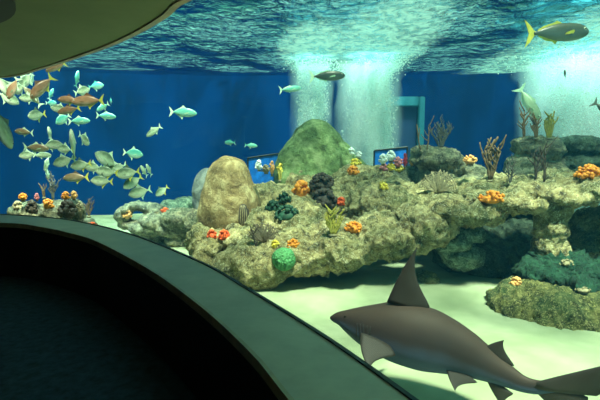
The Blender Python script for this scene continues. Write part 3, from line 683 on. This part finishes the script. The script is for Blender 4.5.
sea_fan(436, 191, 21, 23, 'fan', 'pale tan sea fan spread in front of the layered rock', 8, 165, 48)
sea_fan(264, 240, 19, 21, 'fan_b', 'dull brown sea fan above the left tip of the ledge', 20, 160, 44)

# ------------------------------------------------------------------ fish
def fish_mat(name, back, side, belly, rough=.35, stripe=0):
    m, nt, N, L, b = new_mat(name); tc = N.new('ShaderNodeTexCoord'); sx = N.new('ShaderNodeSeparateXYZ'); L.new(tc.outputs['Object'], sx.inputs[0])
    mr = N.new('ShaderNodeMapRange'); L.new(sx.outputs['Z'], mr.inputs['Value']); mr.inputs['From Min'].default_value = -.22; mr.inputs['From Max'].default_value = .22
    t = noise_node(N, L, 9, 3, .6, tc.outputs['Object']); ad = N.new('ShaderNodeMath'); ad.operation = 'MULTIPLY_ADD'; L.new(t.outputs['Fac'], ad.inputs[0]); ad.inputs[1].default_value = .3; L.new(mr.outputs[0], ad.inputs[2])
    r = ramp(N, L, ad.outputs[0], [(.3, belly), (.6, side), (.95, back)]); L.new(r.outputs['Color'], b.inputs['Base Color']); b.inputs['Roughness'].default_value = rough; b.inputs['Specular IOR Level'].default_value = .6
    return m
M['f_silver'] = fish_mat('silver_fish', (.10, .17, .11), (.58, .72, .50), (.95, .98, .85))
M['f_teal'] = fish_mat('teal_fish', (.05, .30, .26), (.18, .56, .46), (.62, .9, .78))
M['f_pink'] = fish_mat('pink_fish', (.22, .11, .06), (.42, .24, .15), (.85, .72, .55))
M['f_brown'] = fish_mat('brown_fish', (.15, .10, .06), (.30, .24, .15), (.8, .8, .62))
M['f_jack'] = fish_mat('steel_fish', (.05, .07, .04), (.07, .11, .11), (.14, .20, .19))
M['f_yel'] = plain('yellow_fin', (.62, .60, .10), .5, 0, .2, 9)
M['f_pale'] = plain('pale_fin', (.62, .85, .62), .5, 0, .2, 9)
M['f_dark'] = plain('dark_fin', (.06, .09, .08), .5, 0, .2, 9)
M['eye_w'] = plain('eye_ring', (.7, .75, .6), .3, 0, .1, 9)
M['eye_b'] = plain('eye_pupil', (.005, .005, .005), .15, 0, .1, 9)

def fish_meshes(kind):
    """unit-length fish, nose at +x .5, tail tip at -.5"""
    if kind == 'deep':   prof = [(.5, 0, .0, -.01), (.47, .05, .02, -.01), (.40, .125, .045, .0), (.28, .20, .065, .005), (.12, .235, .075, .01), (-.05, .20, .06, .01), (-.20, .115, .035, .005), (-.29, .045, .018, 0), (-.33, .032, .012, 0)]
    elif kind == 'mid':  prof = [(.5, 0, .0, -.01), (.47, .045, .025, -.01), (.40, .095, .05, .0), (.28, .14, .065, .005), (.12, .16, .07, .01), (-.05, .14, .06, .01), (-.20, .085, .035, .005), (-.30, .035, .018, 0), (-.34, .025, .012, 0)]
    else:                prof = [(.5, 0, .0, -.01), (.47, .05, .03, -.005), (.40, .09, .05, .0), (.28, .118, .062, .0), (.12, .128, .066, .0), (-.05, .11, .055, .0), (-.20, .065, .035, .005), (-.32, .024, .018, 0), (-.36, .018, .012, 0)]
    bm = bmesh.new(); n = 14; rings = []
    for (x, h, w_, z) in prof[1:]:
        rings.append([bm.verts.new((x, w_ * math.cos(2 * PI * k / n), z + h * math.sin(2 * PI * k / n))) for k in range(n)])
    tip = bm.verts.new((prof[0][0], 0, prof[0][3]))
    for k in range(n): bm.faces.new((tip, rings[0][k], rings[0][(k + 1) % n]))
    for a, b_ in zip(rings, rings[1:]):
        for k in range(n): bm.faces.new((a[k], b_[k], b_[(k + 1) % n], a[(k + 1) % n]))
    bm.faces.new(rings[-1]); bmesh.ops.recalc_face_normals(bm, faces=bm.faces)
    bmesh.ops.subdivide_edges(bm, edges=bm.edges[:], cuts=1, smooth=.6, use_grid_fill=True)
    body = bm_mesh(bm, kind + '_body')
    hs = {'deep': 1.0, 'mid': .72, 'long': .62}[kind]
    def fin(pts, th=.008):
        bm = bmesh.new(); plate(bm, [(x, 0, z) for x, z in pts], th, (0, 1, 0)); bmesh.ops.triangulate(bm, faces=[f for f in bm.faces if len(f.verts) > 4]); return bm_mesh(bm, 'fin', False)
    tail = fin([(-.31, .018), (-.36, .04), (-.42, .12), (-.50, .19), (-.465, .10), (-.435, .0), (-.465, -.10), (-.50, -.19), (-.42, -.12), (-.36, -.04), (-.31, -.018)])
    t = .235 * hs if kind != 'long' else .118
    dt = {'long': .045, 'mid': .09, 'deep': .15}[kind]
    dors = fin([(.12, t * .9), (.05, t + dt * .5), (.0, t + dt), (-.04, t + dt * .5), (-.10, t * .8 + .03), (-.20, .11 * hs + .03), (-.30, .045), (-.29, .02), (-.18, .06 * hs), (-.03, t * .7), (.06, t * .8)])
    anal = fin([(.02, -t * .85), (-.03, -t - dt * .95), (-.07, -t * .9 - dt * .35), (-.16, -.13 * hs - .03), (-.29, -.045), (-.28, -.02), (-.15, -.06 * hs), (-.03, -t * .7)])
    bm = bmesh.new()
    for s in (-1, 1): plate(bm, [(.24, s * .055, .0), (.20, s * .075, .015), (.08, s * .10, -.02), (.05, s * .10, -.05), (.14, s * .08, -.04), (.23, s * .055, -.03)], .006, (.2, s, 0))
    pect = bm_mesh(bm, 'pect', False)
    bm = bmesh.new()
    for s in (-1, 1): ball(bm, (.405, s * .042, .03 * hs + .01), (.024, .010, .024), 2)
    eye = bm_mesh(bm, 'eye'); bm = bmesh.new()
    for s in (-1, 1): ball(bm, (.408, s * .050, .03 * hs + .01), (.014, .006, .014), 2)
    pup = bm_mesh(bm, 'pupil'); return dict(body=body, tail_fin=tail, dorsal_fin=dors, anal_fin=anal, pectoral_fins=pect, eyes=eye, pupils=pup)
FM = {k: fish_meshes(k) for k in ('deep', 'mid', 'long')}
PROTO = {}
def fish(px, py, Lpx, d, yaw, pitch, kind, body, fin, label, roll=0, name='fish', group=None, cat='fish'):
    """yaw 0 = nose to the right, 180 = left, 90 = away"""
    key = (kind, body, fin)
    if key not in PROTO:
        root = empty(name)
        for pn, me in FM[kind].items():
            me = me.copy(); mm = {'body': body, 'eyes': 'eye_w', 'pupils': 'eye_b'}.get(pn, fin)
            if pn in ('dorsal_fin', 'pectoral_fins') and fin == 'f_yel' and kind != 'long': mm = body
            me.materials.clear(); me.materials.append(M[mm])
            if pn != 'pupils': c_ = link(pn, me, None, root); e_ = c_
            else: link(pn, me, None, [q for q in root.children if q.name.startswith('eyes')][0])
        PROTO[key] = root; o = root
    else: o = copy_tree(PROTO[key])
    S = Lpx * d / FOC / max(.8, abs(math.cos(math.radians(yaw)))) * 1.08
    o.location = P(px, py, d); o.scale = (S, S, S)
    o.rotation_mode = 'QUATERNION'
    o.rotation_quaternion = Quaternion((0, 0, 1), math.radians(yaw)) @ Quaternion((0, 1, 0), -math.radians(pitch)) @ Quaternion((1, 0, 0), math.radians(roll))
    for k in ('label', 'group'):
        if k in o: del o[k]
    tag(o, label, cat, group); return o
# loners in open water
fish(557, 32.5, 62, 5.2, 8, 4, 'long', 'f_jack', 'f_yel', 'large steel-grey fish with yellow tail swimming right in front of the white bubbles')
fish(327, 76, 33, 8.0, 5, 3, 'long', 'f_jack', 'f_pale', 'grey fish swimming right across the narrow bubble column')
fish(290, 89, 20, 9.5, 20, 8, 'long', 'f_teal', 'f_pale', 'faint teal fish left of the narrow bubble column')
fish(183, 112.5, 25, 9.0, 6, -3, 'mid', 'f_teal', 'f_pale', 'teal fish swimming right alone in open blue water, highest of the loners')
fish(154, 131, 14, 9.0, 215, -35, 'mid', 'f_silver', 'f_pale', 'small silver fish diving left with its tail up, right of the school')
fish(133, 153.5, 18, 9.5, 8, -8, 'deep', 'f_teal', 'f_pale', 'teal fish below the diving one, heading right toward open water')
fish(230, 142.5, 11, 10, 150, 0, 'mid', 'f_teal', 'f_teal', 'small teal fish left one of two above the tan boulder')
fish(251, 145.5, 12, 10, 10, -5, 'mid', 'f_teal', 'f_teal', 'small teal fish right one of two above the left blue panel')
fish(529, 103, 30, 10.6, -35, -58, 'long', 'f_silver', 'f_pale', 'pale teal fish diving into the right bubble curtain, forked tail out')
fish(565, 74, 9, 8.8, 70, 50, 'mid', 'f_jack', 'f_dark', 'dim grey fish shape inside the right bubble curtain', 0)
fish(606, 110, 26, 5.5, -20, -35, 'long', 'f_jack', 'f_dark', 'dark fish leaving the picture at the right edge')
fish(162, 191, 13, 9.5, 205, -35, 'deep', 'f_silver', 'f_yel', 'silver fish with raised tail just left of the holed rock end')
# the school on the left: (px, py, length px, depth, yaw, pitch, kind, body, fin, label)
SCH = [
 (0, 126, 34, 4.6, 80, -60, 'mid', 'f_silver', 'f_yel', 'largest pale fish cut by the left edge of the picture'),
 (4, 86, 16, 7.0, 60, -60, 'deep', 'f_silver', 'f_pale', 'pale fish at the very left just under the soffit'),
 (13, 88, 18, 6.8, 205, -65, 'mid', 'f_pink', 'f_pale', 'pinkish fish pointing down just under the soffit at far left'),
 (20, 89, 14, 7.2, 150, -20, 'deep', 'f_silver', 'f_pale', 'pale fish right of the pinkish one under the soffit'),
 (8, 98, 15, 7.5, 30, -30, 'deep', 'f_silver', 'f_pale', 'pale fish below the cluster under the soffit at far left'),
 (26, 80, 14, 7.5, 245, -50, 'deep', 'f_silver', 'f_pale', 'pale fish second from left touching the soffit edge'),
 (32, 79, 13, 7.8, 290, -40, 'mid', 'f_silver', 'f_pale', 'pale fish just right of the one touching the soffit edge'),
 (42, 87, 21, 6.3, 222, -48, 'mid', 'f_pink', 'f_yel', 'pinkish fish diving left with a yellow tail up near the soffit'),
 (56, 67, 16, 6.4, 200, -25, 'mid', 'f_pink', 'f_yel', 'pinkish fish half hidden by the soffit edge'),
 (28, 98, 14, 7.2, 186, 0, 'deep', 'f_silver', 'f_pale', 'pale fish facing left below the diving pinkish fish'),
 (33, 97, 15, 7.4, 230, 50, 'mid', 'f_brown', 'f_pale', 'brownish fish close behind the left-facing pale fish'),
 (37, 115, 14, 7.0, 250, -10, 'deep', 'f_silver', 'f_yel', 'pale fish facing the window in the middle left of the school'),
 (51, 94, 9, 9.0, 75, 60, 'mid', 'f_teal', 'f_pale', 'small teal fish upright right of the diving pinkish fish'),
 (51, 103, 9, 9.2, 0, 0, 'deep', 'f_teal', 'f_pale', 'small teal fish above left of the pink pair'),
 (88, 101, 27, 6.0, 180, -3, 'mid', 'f_pink', 'f_yel', 'largest pink fish facing left with a yellow tail'),
 (69, 100, 19, 6.2, 178, 4, 'mid', 'f_pink', 'f_yel', 'pink fish facing left, upper one of the pair left of the largest pink fish'),
 (69, 110, 19, 6.5, 184, -12, 'mid', 'f_pink', 'f_yel', 'pink fish facing left, lower one of the pair left of the largest pink fish'),
 (60, 109, 13, 7.0, 200, 10, 'deep', 'f_silver', 'f_pale', 'pale fish at the noses of the pink pair'),
 (63, 119, 12, 7.5, 240, -30, 'deep', 'f_teal', 'f_pale', 'teal fish under the pink pair'),
 (79, 121, 17, 7.5, 10, 3, 'mid', 'f_teal', 'f_pale', 'teal fish facing right under the largest pink fish'),
 (96, 86, 12, 9.0, 12, 10, 'deep', 'f_teal', 'f_teal', 'round teal fish above the tail of the largest pink fish'),
 (82, 91, 12, 7.5, 60, 20, 'deep', 'f_silver', 'f_pale', 'pale fish just above the back of the largest pink fish'),
 (77, 79, 12, 8.5, 85, 70, 'mid', 'f_teal', 'f_teal', 'faint teal upright fish topmost above the pink fish'),
 (106, 116, 16, 8.5, 5, -4, 'mid', 'f_teal', 'f_pale', 'teal fish facing right, right of the largest pink fish'),
 (103, 107, 10, 8.0, 230, -30, 'mid', 'f_teal', 'f_pale', 'small teal fish below the yellow tail of the largest pink fish'),
 (111, 101, 7, 10, 120, 0, 'deep', 'f_teal', 'f_teal', 'tiny teal fish rightmost beside the largest pink fish'),
 (24, 132, 16, 6.4, 178, 6, 'mid', 'f_brown', 'f_pale', 'brown fish facing left at the upper left of the lower school'),
 (50, 134, 12, 7.5, 285, 50, 'deep', 'f_silver', 'f_pale', 'pale upright fish right of the upper brown fish'),
 (36, 148, 20, 6.4, 8, -4, 'mid', 'f_brown', 'f_pale', 'brown fish in the cluster below the upper brown fish'),
 (52, 145, 16, 6.8, 10, 6, 'deep', 'f_silver', 'f_pale', 'greyish fish at the right of the brown cluster'),
 (28, 155, 14, 6.8, 190, -8, 'deep', 'f_silver', 'f_pale', 'pale fish at the lower left of the brown cluster'),
 (42, 155, 13, 7.0, 20, 0, 'mid', 'f_silver', 'f_pale', 'pale fish underneath the brown cluster'),
 (47, 163, 12, 7.6, 265, -60, 'mid', 'f_silver', 'f_pale', 'slim pale fish hanging nose down, upper of two'),
 (47, 172, 12, 7.8, 310, -45, 'mid', 'f_silver', 'f_pale', 'slim pale fish hanging nose down, lower of two'),
 (73, 145, 22, 6.8, 285, 70, 'mid', 'f_silver', 'f_yel', 'tall thin upright pale fish in the middle of the lower school'),
 (84, 139, 14, 7.4, 325, -30, 'deep', 'f_silver', 'f_pale', 'pale fish heading down right at the top of the lower school'),
 (65, 149, 15, 7.0, 170, 8, 'deep', 'f_silver', 'f_pale', 'pale fish left of the tall thin upright one, upper'),
 (64, 161, 17, 6.8, 195, -18, 'deep', 'f_silver', 'f_pale', 'pale fish left of the tall thin upright one, lower'),
 (81, 165, 17, 6.6, 188, -10, 'deep', 'f_silver', 'f_yel', 'pale fish with yellow tail right under the tall thin upright one'),
 (76, 177.5, 22, 6.2, 180, -2, 'mid', 'f_brown', 'f_yel', 'striped-looking darker fish with yellow tail, lowest left of the school'),
 (93, 167, 16, 6.8, 175, 4, 'deep', 'f_silver', 'f_pale', 'pale fish in the centre of the lower school facing left'),
 (107, 160, 18, 6.4, 225, 35, 'deep', 'f_silver', 'f_pale', 'pale fish with tall pointed fin at the top of the dense knot'),
 (107, 172, 19, 6.2, 182, 6, 'deep', 'f_silver', 'f_yel', 'pale fish with yellow tail in the middle of the dense knot'),
 (102, 181, 18, 6.0, 186, 4, 'deep', 'f_silver', 'f_yel', 'pale fish with yellow tail at the bottom of the dense knot'),
 (117, 168, 16, 6.5, 200, -20, 'deep', 'f_silver', 'f_pale', 'pale fish at the upper right of the dense knot'),
 (128, 173, 20, 6.3, 188, -8, 'deep', 'f_silver', 'f_yel', 'pale fish right of the dense knot, upper of two overlapping'),
 (133, 182, 15, 6.4, 215, -30, 'deep', 'f_silver', 'f_yel', 'pale fish right of the dense knot, lower of two overlapping'),
 (140, 192, 19, 6.4, 190, -14, 'deep', 'f_silver', 'f_pale', 'pale fish lowest at the right end of the school'),
 (144, 171, 10, 7.5, 250, 50, 'mid', 'f_silver', 'f_pale', 'slim upright pale fish right end of the school, left of two'),
 (149, 170, 10, 7.6, 255, 55, 'mid', 'f_silver', 'f_pale', 'slim upright pale fish right end of the school, right of two'),
]
for a in SCH: fish(*((a[0], a[1], a[2] * 1.12, a[3] * (1.22 if a[3] > 5 else 1)) + a[4:]), group='school of fish on the left')

# ------------------------------------------------------------------ shark
m, nt, N, L, b = new_mat('shark_skin'); M['shark'] = m
tc = N.new('ShaderNodeTexCoord'); ge = N.new('ShaderNodeVertexColor') if False else None
at = N.new('ShaderNodeAttribute'); at.attribute_name = 'belly'
t = noise_node(N, L, 3.0, 5, .6, tc.outputs['Object']); ad = N.new('ShaderNodeMath'); ad.operation = 'MULTIPLY_ADD'; L.new(t.outputs['Fac'], ad.inputs[0]); ad.inputs[1].default_value = .35; L.new(at.outputs['Fac'], ad.inputs[2])
r = ramp(N, L, ad.outputs[0], [(.25, (.046, .032, .027)), (.62, (.028, .024, .028)), (.95, (.04, .07, .13))]); L.new(r.outputs['Color'], b.inputs['Base Color'])
b.inputs['Roughness'].default_value = .62; b.inputs['Specular IOR Level'].default_value = .2
M['shark_fin'] = plain('shark_fin', (.020, .016, .014), .7, 0, .2, 6)
M['slit'] = plain('gill_slit', (.008, .008, .010), .7, 0, .2, 6)
# stations: px, py, half height px, depth
ST = [(330.5, 317.5, 1.2, 4.15), (334, 318, 4.2, 4.13), (341, 318.5, 8, 4.1), (350, 321, 13.5, 4.07), (362, 324.5, 20, 4.03), (376, 328, 26, 3.99), (392, 331, 31, 3.95), (410, 335, 33.5, 3.9), (428, 340, 33.5, 3.85), (446, 346, 30, 3.8),
      (463, 353, 25.5, 3.74), (479, 361, 20.5, 3.68), (494, 369, 16, 3.62), (508, 376.5, 12.5, 3.56), (522, 383.5, 9.5, 3.5), (536, 387, 8, 3.44), (552, 387, 6.5, 3.37), (575, 384, 4.5, 3.28), (604, 378, 3, 3.18), (640, 366, 1.2, 3.05)]
SP = [P(a, b_, d) for a, b_, c, d in ST]; SR = [c * d / FOC for a, b_, c, d in ST]
body_root = empty('shark', SP[8]); tag(body_root, 'dark grey shark with upright dorsal fin gliding left above the sand in front', 'shark')
def cr(vals, n=5):
    Q = [vals[0] * 2 - vals[1]] + list(vals) + [vals[-1] * 2 - vals[-2]]; out = []
    for i in range(1, len(Q) - 2):
        for k in range(n):
            t = k / n; a, b_, c, d = Q[i - 1], Q[i], Q[i + 1], Q[i + 2]
            out.append(.5 * ((2 * b_) + (c - a) * t + (2 * a - 5 * b_ + 4 * c - d) * t * t + (3 * b_ - a - 3 * c + d) * t ** 3))
    out.append(Q[-2]); return out
CP, CRd = cr(SP), [max(.002, q) for q in cr(SR)]
O0 = SP[8]
bm = bmesh.new(); n = 30; rings = []; FR = []
for i, (p, r_) in enumerate(zip(CP, CRd)):
    t = (CP[max(i - 1, 0)] - CP[min(i + 1, len(CP) - 1)]).normalized()      # toward the nose
    up = Vector((0, .0, 1)); up = (up - t * up.dot(t)).normalized(); sd = t.cross(up); FR.append((p, t, up, sd, r_))
    f = i / (len(CP) - 1); wid = .80 if f > .12 else .80 + .5 * (.12 - f) / .12 * .6
    if f > .62: wid = .80 - .35 * min(1, (f - .62) / .2)
    ring = []
    for k in range(n):
        a = 2 * PI * k / n; c_, s_ = math.cos(a), math.sin(a)
        hz = s_ * r_ * (1.0 if s_ > 0 else .98); wx = c_ * r_ * wid * (1 + .06 * (1 - s_) * (s_ < 0))
        v = bm.verts.new(p + up * hz + sd * wx - O0); ring.append(v)
    rings.append(ring)
for a, b_ in zip(rings, rings[1:]):
    for k in range(n): bm.faces.new((a[k], a[(k + 1) % n], b_[(k + 1) % n], b_[k]))
bm.faces.new(rings[0][::-1]); bm.faces.new(rings[-1]); bmesh.ops.recalc_face_normals(bm, faces=bm.faces)
me = bm_mesh(bm, 'body'); at_ = me.attributes.new('belly', 'FLOAT', 'POINT')
vals = []
for i in range(len(CP)):
    for k in range(n): vals.append(.5 - .5 * math.sin(2 * PI * k / n))
at_.data.foreach_set('value', vals)
link('body', me, M['shark'], body_root)
def near(px):   # frame on the spine nearest to an image column
    best = min(FR, key=lambda q: abs(300 + FOC * q[0].x / (q[0] - EYE).dot(Vector((0, math.cos(PITCH), -math.sin(PITCH)))) - px)); return best
def fin3(name, base0, base1, tip, rear, th, curve=.12, extra=None, parent=None):
    """solid fin from a root chord base0->base1 to a tip, thick at the root and sharp at the edges"""
    bm = bmesh.new(); nu, nv = 10, 12; e1 = base1 - base0; e2 = tip - base0; nn = e1.cross(e2).normalized()
    G = {}
    for j in range(nv + 1):
        v = j / nv
        lead = base0.lerp(tip, v) + (base0 - base1).normalized() * curve * math.sin(PI * v) * e1.length * .35
        trail = base1.lerp(rear, min(1, v / .18)) if v < .18 and rear is not None else None
        if trail is None:
            q = rear if rear is not None else base1; vv_ = (v - .18) / .82 if rear is not None else v
            trail = q.lerp(tip, vv_) + (base0 - base1).normalized() * .55 * e1.length * math.sin(PI * vv_) * .38
        for i in range(nu + 1):
            u = i / nu; p = lead.lerp(trail, u); tt = th * (1 - v * .85) * math.sin(PI * min(1, (u * .92 + .04))) ** .6
            for sgn in (0, 1): G[i, j, sgn] = bm.verts.new(p + nn * tt * (.5 if sgn else -.5) - O0)
    for j in range(nv):
        for i in range(nu):
            for sgn in (0, 1): bm.faces.new([G[a, b_, sgn] for a, b_ in ((i, j), (i + 1, j), (i + 1, j + 1), (i, j + 1))])
        for i in (0, nu): bm.faces.new((G[i, j, 0], G[i, j + 1, 0], G[i, j + 1, 1], G[i, j, 1]))
    for i in range(nu):
        for j in (0, nv): bm.faces.new((G[i, j, 0], G[i + 1, j, 0], G[i + 1, j, 1], G[i, j, 1]))
    bmesh.ops.remove_doubles(bm, verts=bm.verts[:], dist=1e-5); bmesh.ops.recalc_face_normals(bm, faces=bm.faces)
    return link(name, bm_mesh(bm, name), M['shark_fin'], parent or body_root)
# dorsal fins stand on the back (spine plane)
fin3('dorsal_fin', P(387, 302, 3.93), P(425, 311, 3.87), P(417.5, 246, 3.86), P(430, 306, 3.86), .07, .15)
fin3('rear_dorsal_fin', P(481, 350, 3.66), P(505, 365, 3.58), P(504, 340, 3.58), P(515, 366, 3.54), .035, .2)
# pectorals: near one sweeps down toward the viewer, the far one mirrored behind
fin3('pectoral_fin', P(361, 333, 3.80), P(390, 346, 3.74), P(369, 371, 3.52), P(396, 356, 3.66), .05, .35)
fin3('pectoral_fin', P(372, 333, 4.15), P(396, 342, 4.1), P(392, 352, 4.55), P(400, 344, 4.1), .05, .2)
fin3('pelvic_fin', P(446, 366, 3.66), P(470, 376, 3.60), P(455, 391, 3.52), P(478, 383, 3.57), .03, .2)
fin3('pelvic_fin', P(450, 366, 3.86), P(470, 372, 3.8), P(462, 378, 4.0), P(478, 378, 3.8), .03, .2)
fin3('anal_fin', P(487, 381, 3.60), P(503, 386, 3.55), P(503, 408, 3.53), P(514, 394, 3.50), .03, .2)
# tail: long upper lobe, shorter lower lobe
fin3('tail_fin', P(529, 384, 3.46), P(556, 392, 3.36), P(672, 350, 2.95), P(600, 396, 3.2), .06, .12)
fin3('lower_tail_lobe', P(532, 388, 3.45), P(566, 388, 3.33), P(592, 440, 3.22), P(590, 398, 3.24), .05, .2)
def on_skin(px, py):
    bv = BVHTree.FromPolygons([v.co + O0 for v in me.vertices], [tuple(p.vertices) for p in me.polygons]); return bv
SB = on_skin(0, 0)
def skin(px, py):
    l = SB.ray_cast(EYE, ray(px, py).normalized())[0]; return l
for k in range(5):
    x = 357 + k * 3.4; pts = []
    for j in range(7):
        q = skin(x - .5 * math.sin(j / 6 * PI), 323 + k * .8 + j * 2.4)
        if q: pts.append(q - O0)
    if len(pts) > 3:
        bm = bmesh.new(); tube(bm, pts, [.003 + .004 * math.sin(PI * j / (len(pts) - 1)) for j in range(len(pts))], 5); link('gill_slit', bm_mesh(bm, 'gill_slit'), M['slit'], body_root)
q = skin(345, 317)
if q:
    bm = bmesh.new(); ball(bm, q - O0, (.011, .008, .011), 2); link('eye', bm_mesh(bm, 'eye'), M['eye_b'], body_root)
pts = [skin(336 + j * 1.6, 322.6 + j * .9 + .25 * j * (j > 3)) for j in range(7)]; pts = [q - O0 for q in pts if q]
if len(pts) > 3:
    bm = bmesh.new(); tube(bm, pts, [.003] * len(pts), 5); link('mouth', bm_mesh(bm, 'mouth'), M['slit'], body_root)
